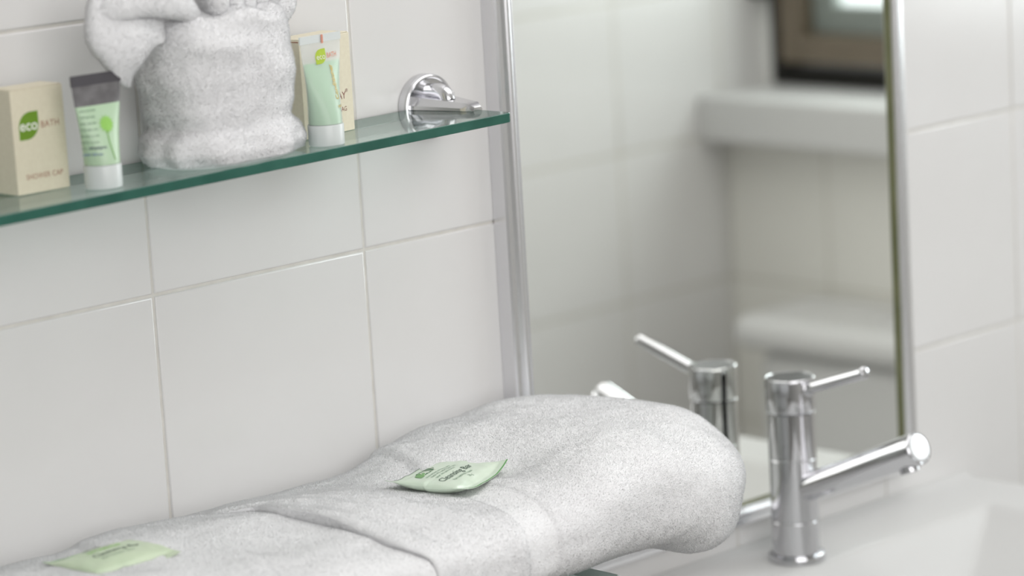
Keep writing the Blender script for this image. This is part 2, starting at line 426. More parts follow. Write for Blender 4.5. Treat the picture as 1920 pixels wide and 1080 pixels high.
def sstep(a, b, x):
    t = min(1, max(0, (x-a)/(b-a))); return t*t*(3-2*t)
def nz(x, y, z, s, k=0): return noise.noise(Vector((x*s+k*7.3, y*s-k*3.1, z*s+k*1.7)))

# ------------------------------------------------------------------ low ledge cabinet, basin, vanity
PZ = -.2225
vl = thing('side_cabinet', (-.2, -.11, FL), 'white side cabinet left of the basin, under the towels', 'cabinet')
box('carcass', (-.62, .215, -.215, -.0005, FL+.08, PZ-.0085), m_cab, vl, bev=.002)
box('plinth', (-.60, .20, -.19, -.001, FL, FL+.08), m_cab, vl)
for i in range(3):
    a = -.618+i*.277
    d = box('door', (a+.002, a+.274, -.226, -.2152, FL+.085, PZ-.04), m_cab, vl, bev=.003)
    tube('knob', [(a+.24, -.226, -.45), (a+.24, -.234, -.45), (a+.24, -.244, -.45), (a+.24, -.248, -.45)], [.004, .004, .011, .009], m_satin, d)
gp = glass_plate('glass_ledge', -.63, .226, -.002, -.228, lambda x: PZ, .008, m_glass_edge2, '', (-.2, -.12, PZ-.008))
tag(gp, 'low glass ledge carrying the folded bath towels, its corner just showing under them', 'shelf')

BTZ = -.330
va = thing('vanity_cabinet', (.612, -.22, FL), 'white vanity cabinet under the basin', 'cabinet')
box('carcass', (.325, .90, -.42, -.0005, FL+.1, BTZ-.125), m_cab, va, bev=.002)
box('plinth', (.34, .885, -.39, -.001, FL, FL+.1), m_cab, va)
for a in (.327, .614):
    d = box('door', (a, a+.284, -.437, -.4202, FL+.105, BTZ-.13), m_cab, va, bev=.003)
    kx = a+.25 if a < .5 else a+.035
    tube('knob', [(kx, -.437, -.55), (kx, -.446, -.55), (kx, -.456, -.55), (kx, -.46, -.55)], [.004, .004, .011, .009], m_satin, d)

def basin():
    x0, x1, y0, y1 = .307, .918, -.46, -.0008
    bx0, bx1, by0, by1 = .368, .846, -.415, -.080      # bowl opening
    nx, ny = 150, 120; V = []; Fs = []
    def inside(p, a, b, r):            # smooth wall profile
        return sstep(0, r, p-a)*sstep(0, r, b-p)
    for j in range(ny+1):
        y = y0+(y1-y0)*j/ny
        for i in range(nx+1):
            x = x0+(x1-x0)*i/nx
            dr = by1-y - .010*((x-.61)/.24)**2*0
            dd = min((bx1-x)/.215, (x-bx0)/.215, dr/.115, (y-by0)/.07)
            if dd > 0:
                t = min(1, dd); d = .085*(1-(1-t)**1.25)
                d *= sstep(0, .09, dd)*.25+.75
                d = d if dd > .0 else 0
            else: d = 0
            z = BTZ-d
            e = min(x-x0, x1-x, y-y0)
            if e < .006: z -= .006-math.sqrt(max(0, .006**2-(.006-e)**2))
            back = y1-y
            if back < .012: z += .004*(1-back/.012)**2
            V.append((x, y, z))
    W = nx+1
    for j in range(ny):
        for i in range(nx):
            Fs.append([j*W+i, j*W+i+1, (j+1)*W+i+1, (j+1)*W+i])
    # skirt and bottom
    per = [i for i in range(W)]+[(j*W+nx) for j in range(1, ny+1)]+[ny*W+i for i in range(nx-1, -1, -1)]+[j*W for j in range(ny-1, 0, -1)]
    b0 = len(V)
    for k in per: V.append((V[k][0], V[k][1], BTZ-.125))
    n = len(per)
    for k in range(n): Fs.append([per[k], per[(k+1) % n], b0+(k+1) % n, b0+k])
    Fs.append([b0+k for k in range(n)])
    t = thing('wash_basin', (.612, -.22, BTZ-.125), 'wide white ceramic wash basin against the tiled wall, under the mirror', 'basin')
    o = mesh_obj('bowl', V, Fs, m_ceramic, t, angle=50)
    lathe('waste', (.607, -.25, BTZ-.085), (0, 0, 1), [(-.002, .018), (.0005, .022), (.0015, .021), (.001, .012), (.0035, .011), (.0045, .009), (.0046, .001)], m_chrome, t, n=32)
basin()

# mixer tap
TX, TY = .6115, -.0560
tp = thing('mixer_tap', (TX, TY, BTZ), 'chrome pillar mixer tap with a pin lever and upward sloping tube spout on the basin', 'tap')
lathe('base_flange', (TX, TY, BTZ), (0, 0, 1), [(0, .0235), (.001, .0245), (.0045, .0245), (.0062, .0237), (.0066, .0215), (.0066, .019)], m_chrome, tp, n=64, angle=30)
lathe('body', (TX, TY, BTZ), (0, 0, 1), [(.0060, .0202), (.0345, .0202), (.0350, .0198), (.0356, .0198), (.0361, .0202), (.0885, .0202), (.0890, .0199), (.0894, .0199), (.0899, .0202),
      (.1285, .0202), (.1296, .0190)], m_chrome, tp, n=96, angle=30)
cap = lathe('handle_cap', (TX, TY, BTZ), (0, 0, 1), [(.1296, .0196), (.1304, .0208), (.1315, .0211), (.1570, .0211), (.1582, .0208), (.1588, .0200), (.1586, .0190), (.1560, .0178), (.1530, .0165), (.1515, .0140), (.1510, .008), (.1510, .0005)], m_chrome, tp, n=96, angle=24)
lathe('recess_shade', (TX, TY, BTZ), (0, 0, 1), [(.1584, .0188), (.1560, .0174), (.1530, .0161), (.1517, .0138), (.1513, .0005)], m_dark, cap, n=48)  # dark liner added over the chrome dish; recess shade is in its colour
lv = tube('lever', [(TX-.0002, TY-.019, -.1795), (TX-.002, -.1385, -.1583), (TX-.0021, -.1408, -.1576), (TX-.0022, -.1418, -.1573)], [.0050, .0054, .0051, .0038], m_chrome, tp, n=24, angle=50)
lathe('lever_collar', (TX, TY-.0195, -.1797), (-.002, -.0635, .0110), [(0, .0065), (.002, .0065), (.003, .0055), (.0032, .004)], m_chrome, lv, n=24)
sp = lathe('spout', (TX, TY, -.2715), (0, -.1373, .0570), [(.012, .0118), (.030, .0120), (.060, .0124), (.110, .0133), (.1455, .0139), (.1474, .0136), (.1482, .0128), (.1478, .0118)], m_chrome, tp, n=64, angle=24, cap1=False)
ax = Vector((0, -.1373, .0570)).normalized(); e0 = Vector((TX, TY, -.2715))
lathe('spout_end_cap', e0+ax*.1474, ax, [(0, .0119), (.0006, .0118), (.0010, .0105), (.0010, .0088), (.0006, .0084), (.0006, .0005)], m_satin, sp, n=48, angle=30)
dn = Vector((0, -.0570, -.1373)).normalized()
lathe('aerator', e0+ax*.131+dn*.010, dn, [(0, .0085), (.0060, .0085), (.0066, .0080), (.0068, .0070), (.0060, .0066), (.0060, .0005)], m_chrome, sp, n=32, angle=30)

# toilet cistern seen in the mirror
ct = thing('toilet_cistern', (1.70, -.84, -.80), 'white rounded toilet cistern seen blurred in the mirror below the window ledge', 'cistern')
box('tank', (1.655, 1.807, -.955, -.58, -.79, -.452), m_ceramic, ct, bev=.03, seg=5)
box('lid', (1.632, 1.8075, -.975, -.56, -.4518, -.408), m_ceramic, ct, bev=.02, seg=5)
lathe('flush_button', (1.72, -.77, -.408), (0, 0, 1), [(0, .022), (.003, .022), (.004, .019), (.0042, .001)], m_satin, ct, n=24)
wc = thing('toilet', (1.58, -.77, FL), 'white ceramic toilet standing on the floor under the cistern', 'toilet')
st = []
for z, xs, ys, xc in ((FL, .12, .095, 1.46), (FL+.12, .12, .09, 1.45), (FL+.26, .17, .13, 1.43), (FL+.36, .22, .175, 1.41), (FL+.38, .225, .18, 1.41)):
    st.append([Vector((xc+xs*math.cos(a), -.77+ys*math.sin(a), z)) for a in [2*math.pi*k/40 for k in range(40)]])
V, Fs = rings(st); mesh_obj('pan', V, Fs, m_ceramic, wc, angle=40)
st = []
for z, f in ((FL+.381, .98), (FL+.385, 1.03), (FL+.41, 1.03), (FL+.42, .97)):
    st.append([Vector((1.41+.225*f*math.cos(a), -.77+.18*f*math.sin(a), z)) for a in [2*math.pi*k/40 for k in range(40)]])
V, Fs = rings(st); mesh_obj('seat_lid', V, Fs, m_ceramic, wc, angle=40)

# ------------------------------------------------------------------ big folded towels
def superloft(name, xs, prof_fn, disp_fn, mat_, parent, nv=150, step=.0022):
    """closed cloth roll along x. prof_fn(x)->(yc, zc, a, b, n) superellipse; disp_fn(p)->Vector"""
    st = []
    for x, sk in xs:
        yc, zc, a, b, n = prof_fn(x); s = []
        for j in range(nv):
            th = 2*math.pi*j/nv
            c, d = math.cos(th), math.sin(th)
            y = yc+a*sk*math.copysign(abs(c)**(2/n), c); z = zc+b*sk*math.copysign(abs(d)**(2/n), d)
            p = Vector((x, y, z)); s.append(disp_fn(p, c, d, sk))
        st.append(s)
    V, Fs = rings(st)
    return mesh_obj(name, V, Fs, mat_, parent)
def end_stations(x0, x1, r0, r1, n=150):
    """stations with rounded ends, as (x, section scale)"""
    out = []
    for k in range(13):
        a = math.pi/2*k/12; out.append((x0+r0*(1-math.sin(a)), max(.02, math.cos(math.pi/2-a))**.75 if k else .02))
    m = [(x0+r0+(x1-r1-x0-r0)*k/n, 1.0) for k in range(1, n)]
    end = []
    for k in range(19):
        a = math.pi/2*k/18; end.append((x1-r1+r1*math.sin(a), max(.02, math.cos(a))**.55))
    return out+m+end

def lerp_tab(tab, x):
    if x <= tab[0][0]: return tab[0][1]
    for (a, va_), (b, vb) in zip(tab[:-1], tab[1:]):
        if x <= b:
            t = (x-a)/(b-a); t = t*t*(3-2*t); return va_+(vb-va_)*t
    return tab[-1][1]
TOP = [(-.06, -.1475), (0, -.1470), (.08, -.1475), (.14, -.1485), (.18, -.141), (.225, -.1305), (.30, -.1265), (.335, -.128), (.40, -.138)]
EDG = [(.01, -.012), (.05, .000), (.085, .022), (.16, .030), (.21, .030), (.26, .036)]
def edge_x(x, y): return lerp_tab(EDG, -y)*math.exp(-(x/.06)**2)
def right_prof(x):
    top = lerp_tab(TOP, x); bot = PZ+.0004 - 0.010*sstep(.26, .36, x)
    return (-.126, (top+bot)/2, .118, (top-bot)/2, 3.0)
def right_disp(p, c, d, sk):
    x, y, z = p
    n = Vector((0, c, d)); up = max(0, d)
    h = 0
    # fold line left of the sachet: the upper layer steps up to the right of it
    xl = .168+.020*math.sin((y+.05)*14)-.25*max(0, -.09-y)
    fade = 1-sstep(.09, .17, -y)
    h += .0050*sstep(-.004, .004, x-xl)*fade - .0050*fade*sstep(.0, .09, x-xl)*.6
    # second soft layer line nearer the ridge
    xl2 = .262+.10*(y+.12)
    h += .0022*sstep(-.006, .006, x-xl2)*(1-sstep(.08, .16, -y))
    # dobby band, sunken
    xb = .150+.03*(y+.12)-.10*max(0, -.17-y)
    bd = sstep(-.019, -.013, x-xb)*(1-sstep(.013, .019, x-xb))
    h -= .0018*bd*(sstep(.06, .16, -y))
    # broad softness
    h += .0042*nz(x, y, z, 11, 1)+.0022*nz(x, y, z, 26, 2)+.0007*nz(x, y, z, 90, 3)
    # dip under the sachet, hollow to the front right of it
    r2 = ((x-.150)**2+(y+.135)**2)
    h -= .0050*math.exp(-r2/.0032)
    h -= .0100*math.exp(-((x-.200)/.035)**2-((y+.152)/.045)**2)
    h += .004*math.exp(-((x-.06)**2+(y+.16)**2)/.004)
    # draw-ripples next to the left edge
    h += .0010*math.sin(x*330+y*55+2*nz(x, y, z, 14, 5))*math.exp(-((x+.005)**2)/.0011)*up
    h *= (.35+.65*max(up, -c if c < 0 else 0))
    q = Vector((x, y, z))+n*h
    # front right corner is pulled in and rounded, end sags
    fr = sstep(.15, .24, -y)
    q.x -= .008*fr*sstep(.20, .36, x)*(1-sk*.0)
    q.x -= .034*(1-sstep(.05, .17, -y))*sstep(.22, .37, x)
    q.z -= (.012*sstep(.27, .37, x))*sstep(.12, .23, -y)
    q.x += .012*math.sin((z+.18)*30)*sstep(.3, .37, x)
    q.x += edge_x(x, y)-.012*sstep(.35, .8, up)*(1-sstep(.0, .03, x))
    if q.z < PZ+.0003 and q.x < .236: q.z = PZ+.0003
    return q
rt = thing('bath_towel', (.15, -.126, PZ), 'thick white folded bath towel by the basin, carrying the pale green sachet with dark lettering', 'towel')
ob = superloft('folded_cloth', end_stations(.0030, .395, .004, .075, 190), right_prof, right_disp, m_terry, rt, nv=200)
def band_keep(P, r):
    x = P[:, 0]+.15; y = P[:, 1]-.126            # local -> world
    xb = .150+.03*(y+.12)-.10*np.maximum(0, -.17-y)
    return (np.abs(x-xb) > .0135) | (y > -.11) | (r < .5)
pile(ob, 1.5, .0019, .00030, keep=band_keep)
def left_prof(x):
    top = lerp_tab([(-.40, -.1455), (-.20, -.1455), (-.125, -.1485), (-.105, -.1465), (-.05, -.1475), (-.02, -.1505), (.03, -.1545)], x); bot = PZ+.0004
    return (-.128, (top+bot)/2, .116, (top-bot)/2, 3.6)
def left_disp(p, c, d, sk):
    x, y, z = p; n = Vector((0, c, d)); up = max(0, d)
    h = .0040*nz(x, y, z, 12, 11)+.0022*nz(x, y, z, 28, 12)+.0007*nz(x, y, z, 90, 13)
    h += .0040*sstep(-.004, .004, x+.112-.35*(y+.05))*sstep(.2, .8, up)*(1-sstep(.08, .16, -y))-.001
    h *= (.3+.7*max(up, -c))
    q = p+n*h
    q.x += edge_x(x, y)
    if q.z < PZ+.0003: q.z = PZ+.0003
    return q
lt = thing('bath_towel', (-.22, -.128, PZ), 'white folded bath towel at the bottom left corner, carrying the lime green sachet', 'towel')
ol = superloft('folded_cloth', end_stations(-.42, .0050, .02, .003, 190), left_prof, left_disp, m_terry, lt, nv=180)
pile(ol, 1.35, .0018, .00030, upmin=-.3)

# ------------------------------------------------------------------ washcloth bundle on the shelf
ws = thing('washcloth', (.024, -.052, sz(.024)), 'white washcloth rolled into an upright fan bundle between the tubes on the glass shelf', 'towel')
WCX, WCY = .0275, -.0525
tabA = [(0, .050), (.003, .058), (.010, .0615), (.018, .0595), (.027, .0515), (.040, .0545), (.060, .0570), (.080, .0555), (.098, .0515), (.104, .046), (.1065, .036), (.1070, .02)]
tabB = [(0, .036), (.003, .0415), (.010, .0435), (.018, .0425), (.027, .0400), (.040, .0420), (.060, .0435), (.080, .0425), (.098, .0395), (.104, .035), (.1065, .028), (.1070, .016)]
zs_ = [0, .001, .002, .003]+[.003+.0018*k for k in range(1, 53)]+[.100, .102, .104, .1055, .1065, .1070]
st = []
for h in zs_:
    a, b = lerp_tab(tabA, h), lerp_tab(tabB, h); s = []
    for j in range(150):
        th = 2*math.pi*j/150; c, d = math.cos(th), math.sin(th); n = 2.35
        x = WCX+.004*(1-h/.1)+a*math.copysign(abs(c)**(2/n), c); y = WCY+b*math.copysign(abs(d)**(2/n), d)
        z = sz(x)+.0003+h
        u = .0022*nz(x, y, z, 30, 21)+.0011*nz(x, y, z, 70, 22)
        # wrap seam running down the left front
        sm = (x-(-.017+.12*(.10-h)*.2)); 
        tw = .0016*math.sin(h*170+x*60)*sstep(.06, .1, h)
        uu = (u+tw)*min(1, h/.006)
        # ruffled foot
        if h < .03: uu += .0022*math.sin(th*9+3*nz(x, y, 0, 20, 3))*min(1, h/.003)*(1-h/.03)
        s.append(Vector((x+c*uu, y+d*uu, max(z+(.0025*math.sin(c*7+1.2)*sstep(.085, .104, h)), sz(x)+.0003))))
    st.append(s)
V, Fs = rings(st); wb_ = mesh_obj('rolled_body', V, Fs, m_terry, ws)
pile(wb_, 1.5, .0022, .00034, upmin=-.8)
def blob(name, spine, parent, nrm=(0, -1, 0), nseg=44, nv=40, seed=0, amp=.0018):
    """spine: (point, half width, half thickness, twist); smooth flattened lobe"""
    P = [Vector(s[0]) for s in spine]; out = []
    def cr(a, b, c, d, t):
        return .5*((2*b)+(c-a)*t+(2*a-5*b+4*c-d)*t*t+(3*b-a-3*c+d)*t**3)
    m = len(spine)
    for k in range(nseg+1):
        f = k/nseg*(m-1); i = min(int(f), m-2); t = f-i
        g = lambda arr: cr(arr[max(i-1, 0)], arr[i], arr[i+1], arr[min(i+2, m-1)], t)
        out.append((g(P), max(.0004, g([s[1] for s in spine])), max(.0004, g([s[2] for s in spine]))))
    st = []; N = Vector(nrm).normalized()
    for k, (p, wdt, tk) in enumerate(out):
        t = (out[min(k+1, nseg)][0]-out[max(k-1, 0)][0]).normalized(); sd = t.cross(N).normalized(); n2 = sd.cross(t).normalized()
        s = []
        for j in range(nv):
            a = 2*math.pi*j/nv; c, d = math.cos(a), math.sin(a)
            q = p+sd*(wdt*math.copysign(abs(c)**.9, c))+n2*(tk*math.copysign(abs(d)**.8, d))
            r = amp*nz(q.x, q.y, q.z, 45, seed); s.append(q+(sd*c+n2*d)*r)
        st.append(s)
    V, Fs = rings(st); o = mesh_obj(name, V, Fs, m_terry, parent)
    pile(o, 1.5, .0021, .00034)
    return o
# drooping left lobe, rolled lobe above it, and the pleated fan
blob('drooping_flap', [((-0.0555, -.066, .1600), .0015, .002, 0), ((-0.0600, -.068, .1680), .0090, .0055, 0), ((-0.0610, -.070, .1800), .0190, .0085, 0),
     ((-0.0600, -.070, .1920), .0290, .0095, 0), ((-0.0560, -.069, .2030), .0330, .0095, 0), ((-0.0500, -.066, .2140), .0300, .0085, 0), ((-0.0450, -.063, .224), .022, .007, 0)], ws, seed=31)
blob('rolled_flap', [((-0.0790, -.070, .2110), .0060, .005, 0), ((-0.0650, -.074, .2165), .0110, .009, 0), ((-0.0420, -.076, .2170), .0115, .0105, 0), ((-0.0180, -.075, .2110), .0095, .010, 0), ((-0.0020, -.070, .2020), .0070, .008, 0)], ws, seed=32)
for k, (x, dx, h, r) in enumerate(((.018, -.008, .05, .0085), (.032, -.003, .055, .0085), (.045, .003, .056, .008), (.058, .009, .055, .0085), (.0705, .015, .052, .0080))):
    yy = -.070+.003*k
    blob('pleat', [((x-.3*dx, yy+.012, .193), r*.6, .007, 0), ((x, yy, .203), r, .012, 0), ((x+.5*dx, yy-.003, .222), r*1.1, .013, 0), ((x+dx, yy, .203+h), r*1.2, .010, 0)], ws, seed=40+k, nseg=26, nv=28)
blob('side_frill', [((.083, -.058, .186), .002, .003, 0), ((.0860, -.060, .192), .0060, .0065, 0), ((.0880, -.060, .202), .0095, .008, 0), ((.0860, -.056, .216), .0100, .008, 0), ((.080, -.052, .228), .006, .006, 0)], ws, seed=50)

# ------------------------------------------------------------------ cartons
def carton(x, y, ang, wd, dp, ht, label, group=None):
    """front left bottom corner at x,y"""
    z = sz(x+wd/2)+.0004
    t = thing('carton', (x, y, z), label, 'box')
    d = Vector((math.cos(ang), math.sin(ang), 0)); b = Vector((-math.sin(ang), math.cos(ang), 0)); o = Vector((x, y, z))
    def rotm(v): return o+d*v[0]+b*v[1]+Vector((0, 0, v[2]))
    V, Fs = box_vf(0, wd, 0, dp, 0, ht, bev=.0006, seg=2)
    flat_big(mesh_obj('carton_body', [rotm(v) for v in V], Fs, m_carton, t, angle=40))
    # tuck lid with a visible seam around the top
    V, Fs = box_vf(.0006, wd-.0006, .0004, dp-.0004, ht+.0001, ht+.0007, bev=.0002, seg=1)
    mesh_obj('tuck_lid', [rotm(v) for v in V], Fs, m_carton, t, angle=40)
    return t, (lambda u, v, lift=.00008: o+d*u-b*lift+Vector((0, 0, v))), (lambda u, v, lift=.00008: o-d*lift+b*u+Vector((0, 0, v)))
def leaf_vf(w_, h_, cx, cz, power=2.0, n=18):
    """leaf with pointed top-right and bottom-left corners"""
    pts = [(cx-w_/2, cz-h_/2)]
    for k in range(n+1):
        a = math.radians(180-90*k/n); pts.append((cx-w_/2+w_*.62+w_*.62*math.cos(a), cz+h_/2-h_*.55+h_*.55*math.sin(a)))
    pts.append((cx+w_/2, cz+h_/2))
    for k in range(n+1):
        a = math.radians(-90*k/n); pts.append((cx+w_/2-w_*.62+w_*.62*math.cos(a), cz-h_/2+h_*.55+h_*.55*math.sin(a)))
    return [Vector((p[0], p[1], 0)) for p in pts], [list(range(len(pts)))]
def shift(VF, dx, dy, sx=1, sy=1, rot=0):
    c, s = math.cos(rot), math.sin(rot)
    return [Vector((dx+c*v[0]*sx-s*v[1]*sy, dy+s*v[0]*sx+c*v[1]*sy, 0)) for v in VF[0]], VF[1]

cb, ff, fl_ = carton(-.1372, -.0440, math.radians(0), .0425, .024, .0700, 'cream shower cap carton at the left end of the glass shelf')
flat_print('leaf_logo', leaf_vf(.0160, .0185, .0130, .0455), lambda u, v: ff(u, v), m_ink_green, cb)
flat_print('logo_lettering', shift(text_vf('eco', .0100, bold=.00018), .0055, .0425), lambda u, v: ff(u, v, .0002), m_ink_cream, cb)
flat_print('brand_lettering', shift(text_vf('BATH', .0063, spacing=1.06), .0225, .0430, .92, 1), ff, m_ink_brown, cb)
flat_print('carton_lettering', shift(text_vf('SHOWER CAP', .0052, spacing=1.02), .0075, .0095, .90, 1), ff, m_ink_brown, cb)

c2, ff2, fl2 = carton(.1105, -.0475, math.radians(8), .0545, .026, .0715, 'cream sanitary bag carton behind the conditioner tube')
flat_print('carton_lettering', shift(text_vf('AY', .0075), .0380, .0240, .9, 1), ff2, m_ink_dkred, c2)
flat_print('trade_mark', shift(text_vf('\u00ae', .0035), .0463, .0285), ff2, m_ink_dkred, c2)
flat_print('small_lettering', shift(text_vf('BAG', .0048), .0385, .0150, .9, 1), ff2, m_ink_dkred, c2)
V, Fs = box_vf(0, .0245, 0, .00012, 0, .0006)
mesh_obj('lid_line', [fl2(v[0]+.0006, v[2]+.0700, .0001+v[1]) for v in V], Fs, m_ink_brown, c2, smooth=False)

# ------------------------------------------------------------------ cosmetic tubes (standing on their caps)
def cosmetic(x, y, ang, rcap, hcap, H, wtop, label):
    z = sz(x)+.0004; t = thing('cosmetic_tube', (x, y, z), label, 'tube')
    d = Vector((math.cos(ang), math.sin(ang), 0)); b = Vector((-math.sin(ang), math.cos(ang), 0)); o = Vector((x, y, z))
    def sect(h):
        u = sstep(hcap, H*.93, h)*.6+.4*max(0, min(1, (h-hcap)/(H*.93-hcap)))
        wv = rcap*.95+(wtop-rcap*.95)*u; dv = (rcap*.95)*(1-u)**1.15+.0006*u
        return wv, dv
    def loft(h0, h1, scale=1.0, n=36, k=30, nm='x', mt=None, par=t, lip=0, a0=0):
        st = []
        for i in range(k+1):
            h = h0+(h1-h0)*i/k; wv, dv = sect(h); wv = (wv-lip); dv = max(.0004, dv-lip)
            st.append([o+d*(wv*math.cos(2*math.pi*j/n))+b*(dv*math.sin(2*math.pi*j/n))+Vector((0, 0, h)) for j in range(n)])
        V, Fs = rings(st); return mesh_obj(nm, V, Fs, mt, par, angle=50)
    def surf(u, h, lift=.00025):     # a point on the front of the tube
        wv, dv = sect(h); uu = max(-.999, min(.999, u/wv))
        return o+d*u-b*(dv*math.sqrt(1-uu*uu)+lift)+Vector((0, 0, h))
    return t, loft, surf, sect, (o, d, b)
# left tube: charcoal crimp, tree print
t1, loft, surf, sect, (o1, d1, b1) = cosmetic(-.0865, -.0710, math.radians(-2), .0128, .0160, .0765, .0196, 'small green gel tube with a charcoal crimped end, beside the shower cap carton')
lathe('screw_cap', o1, (0, 0, 1), [(0, .0120), (.0006, .0126), (.0150, .0128), (.0160, .0124), (.0161, .001)], m_frost, t1, n=40)
loft(.0163, .0560, nm='tube_body', mt=m_gel)
loft(.0560, .0700, nm='charcoal_shoulder', mt=m_crimp)
st = [[o1+d1*(sx*.0198)+b1*sy*.0007+Vector((0, 0, h+sx*.0)) for sx, sy in ((-1, -1), (1, -1), (1, 1), (-1, 1))] for h in (.0695, .0768)]
V, Fs = rings(st); mesh_obj('crimp_seal', V, Fs, m_crimp_dk, t1, smooth=False)
def blobshape(cx, cz, r, n=14, spikes=0, k=.35):
    pts = []
    for i in range(n*2 if spikes else n):
        m_ = n*2 if spikes else n; a = 2*math.pi*i/m_; rr = r*(1-k*(i % 2)) if spikes else r
        pts.append(Vector((cx+rr*math.cos(a), cz+rr*math.sin(a), 0)))
    c = len(pts); pts.append(Vector((cx, cz, 0)))
    return pts, [[c, i, (i+1) % c] for i in range(c)]
flat_print('tree_print', blobshape(.0020, .0430, .0062, 13, 1, .32), surf, m_ink_tree, t1)
def strip(pts, w0, n=8):
    V = []; Fs = []
    for i, (u, v) in enumerate(pts):
        V += [Vector((u-w0, v, 0)), Vector((u+w0, v, 0))]
        if i: Fs.append([2*i-2, 2*i-1, 2*i+1, 2*i])
    return V, Fs
flat_print('tree_print', strip([(.0010, .0385), (.0008, .034), (.0012, .029), (.0020, .024), (.0032, .0190)], .00045), surf, m_ink_stem, t1)
for i in range(8):
    h = .0525-.0042*i; s = ('rinse and lather', 'mild gel wash', 'with aloe leaf', 'soft skin care', 'gentle on hair', 'apply to wet', 'skin and rinse', 'off with water')[i]
    flat_print('small_lettering', shift(text_vf(s, .0024), -.0158, h, .78, 1), surf, m_ink_grey, t1)
flat_print('small_lettering', shift(text_vf('shampoo', .0030, bold=.00008), -.0125, .0275, .95, 1), surf, m_ink_slate, t1)
flat_print('small_lettering', shift(text_vf('gel 20 ml', .0026, bold=.00006), -.0145, .0232, .9, 1), surf, m_ink_blue, t1)

# conditioner tube
t2, loft, surf, sect, (o2, d2, b2) = cosmetic(.1045, -.0780, math.radians(5), .0130, .0150, .0775, .0200, 'clear conditioner tube of mint green gel, in front of the cream sanitary bag carton')
lathe('screw_cap', o2, (0, 0, 1), [(0, .0122), (.0006, .0128), (.0140, .0130), (.0150, .0126), (.0151, .001)], m_frost, t2, n=40)
loft(.0153, .0590, nm='gel', mt=m_gel2, lip=.0007)
loft(.0152, .0735, nm='tube_film', mt=m_shell)
st = [[o2+d2*(sx*.0204)+b2*sy*.0006+Vector((0, 0, h)) for sx, sy in ((-1, -1), (1, -1), (1, 1), (-1, 1))] for h in (.0730, .0785)]
V, Fs = rings(st); mesh_obj('crimp_seal', V, Fs, m_frost, t2, smooth=False)
flat_print('leaf_logo', leaf_vf(.0105, .0105, -.0020, .0632), surf, m_ink_lime, t2)
flat_print('logo_lettering', shift(text_vf('eco', .0058), -.0066, .0612, 1.05, 1), lambda u, v: surf(u, v, .0006), m_ink_cream, t2)
flat_print('brand_lettering', shift(text_vf('BATH', .0050, bold=.00006), .0038, .0616, .80, 1), lambda u, v: surf(u, v, .0005), m_ink_red, t2)
flat_print('product_lettering', shift(text_vf('Conditioner', .0062, bold=.00010), .0076, .0320, .80, .9, math.pi/2), surf, m_ink_orange, t2)
flat_print('small_lettering', shift(text_vf('20 ml 0.7 oz', .0026, bold=.00005), .0040, .0262, .8, 1), surf, m_ink_orange, t2)
V, Fs = box_vf(-.0009, .0009, -.0001, .0001, 0, .0062)
mesh_obj('register_mark', [o2+d2*(.0010+v[0])-b2*(.0012-v[1])+Vector((0, 0, .0722+v[2])) for v in V], Fs, m_ink_red, t2, smooth=False)

# ------------------------------------------------------------------ soap sachets
def sachet(loc, ang, tilt, L, W, H, label, film, seed, curl):
    t = thing('soap_sachet', loc, label, 'sachet')
    o = Vector(loc); rm = Matrix.Rotation(ang, 3, 'Z') @ Matrix.Rotation(tilt[0], 3, 'X') @ Matrix.Rotation(tilt[1], 3, 'Y')
    sl = .007                                          # seal width
    def hgt(u, v, side):
        a = abs(u)/(L/2); b_ = abs(v)/(W/2)
        inner = max(0, 1-(abs(u)/(L/2-sl))**2.6) if abs(u) < L/2-sl else 0
        prof = inner**.55*max(0, 1-b_**2.4)**.5
        z = side*H/2*prof*(1.15 if side > 0 else .75)
        z += curl(u/(L/2), v/(W/2))
        z += .00055*nz(u, v, seed, 120, seed)*(1 if side > 0 else .4)
        return z+side*.00018
    def P(u, v, side=1, lift=0): return o+rm @ Vector((u, v, hgt(u, v, side)+lift+H*.3))
    nu, nv_ = 60, 56; V = []; Fs = []
    for s in (1, -1):
        for j in range(nv_+1):
            for i in range(nu+1):
                V.append(P(-L/2+L*i/nu, -W/2+W*j/nv_, s))
    Wd = nu+1; n1 = Wd*(nv_+1)
    for j in range(nv_):
        for i in range(nu):
            a = j*Wd+i; Fs.append([a, a+1, a+Wd+1, a+Wd]); Fs.append([n1+a, n1+a+Wd, n1+a+Wd+1, n1+a+1])
    per = list(range(Wd))+[j*Wd+nu for j in range(1, nv_+1)]+[nv_*Wd+i for i in range(nu-1, -1, -1)]+[j*Wd for j in range(nv_-1, 0, -1)]
    for k in range(len(per)):
        a, b_ = per[k], per[(k+1) % len(per)]; Fs.append([a, b_, n1+b_, n1+a])
    mesh_obj('film_pouch', V, Fs, film, t, angle=60)
    return t, P
def seal_line(P, u, W, m_, t, wd=.0005):
    V = []; Fs = []; n = 40
    for k in range(n+1):
        v = -W/2+W*k/n
        V += [P(u-wd, v, 1, .00025), P(u+wd, v, 1, .00025)]
        if k: Fs.append([2*k-2, 2*k-1, 2*k+1, 2*k])
    return mesh_obj('seal_edge', V, Fs, m_, t, smooth=False)
L1, W1 = .064, .070
s1, P1 = sachet((.1505, -.1320, -.1535), math.radians(-70), (0, 0), L1, W1, .0125,
    'pale green cleansing bar sachet with a dark leaf, on the towel beside the basin', m_sachet, 61,
    lambda a, b_: .0050*max(0, abs(b_)-.35)**2*(2.2 if a < 0 else 1.6)+.0032*max(0, -a-.25)+.0024*max(0, a-.35)+.0060*max(0, a-.3)*max(0, b_)**2)
def tx1(P): return lambda x, y: P(-y, x, 1, .00022)
seal_line(P1, -L1/2+.0005, W1, m_ink_dark, s1, .00022); seal_line(P1, L1/2-.0006, W1, m_edge_green, s1, .0006)
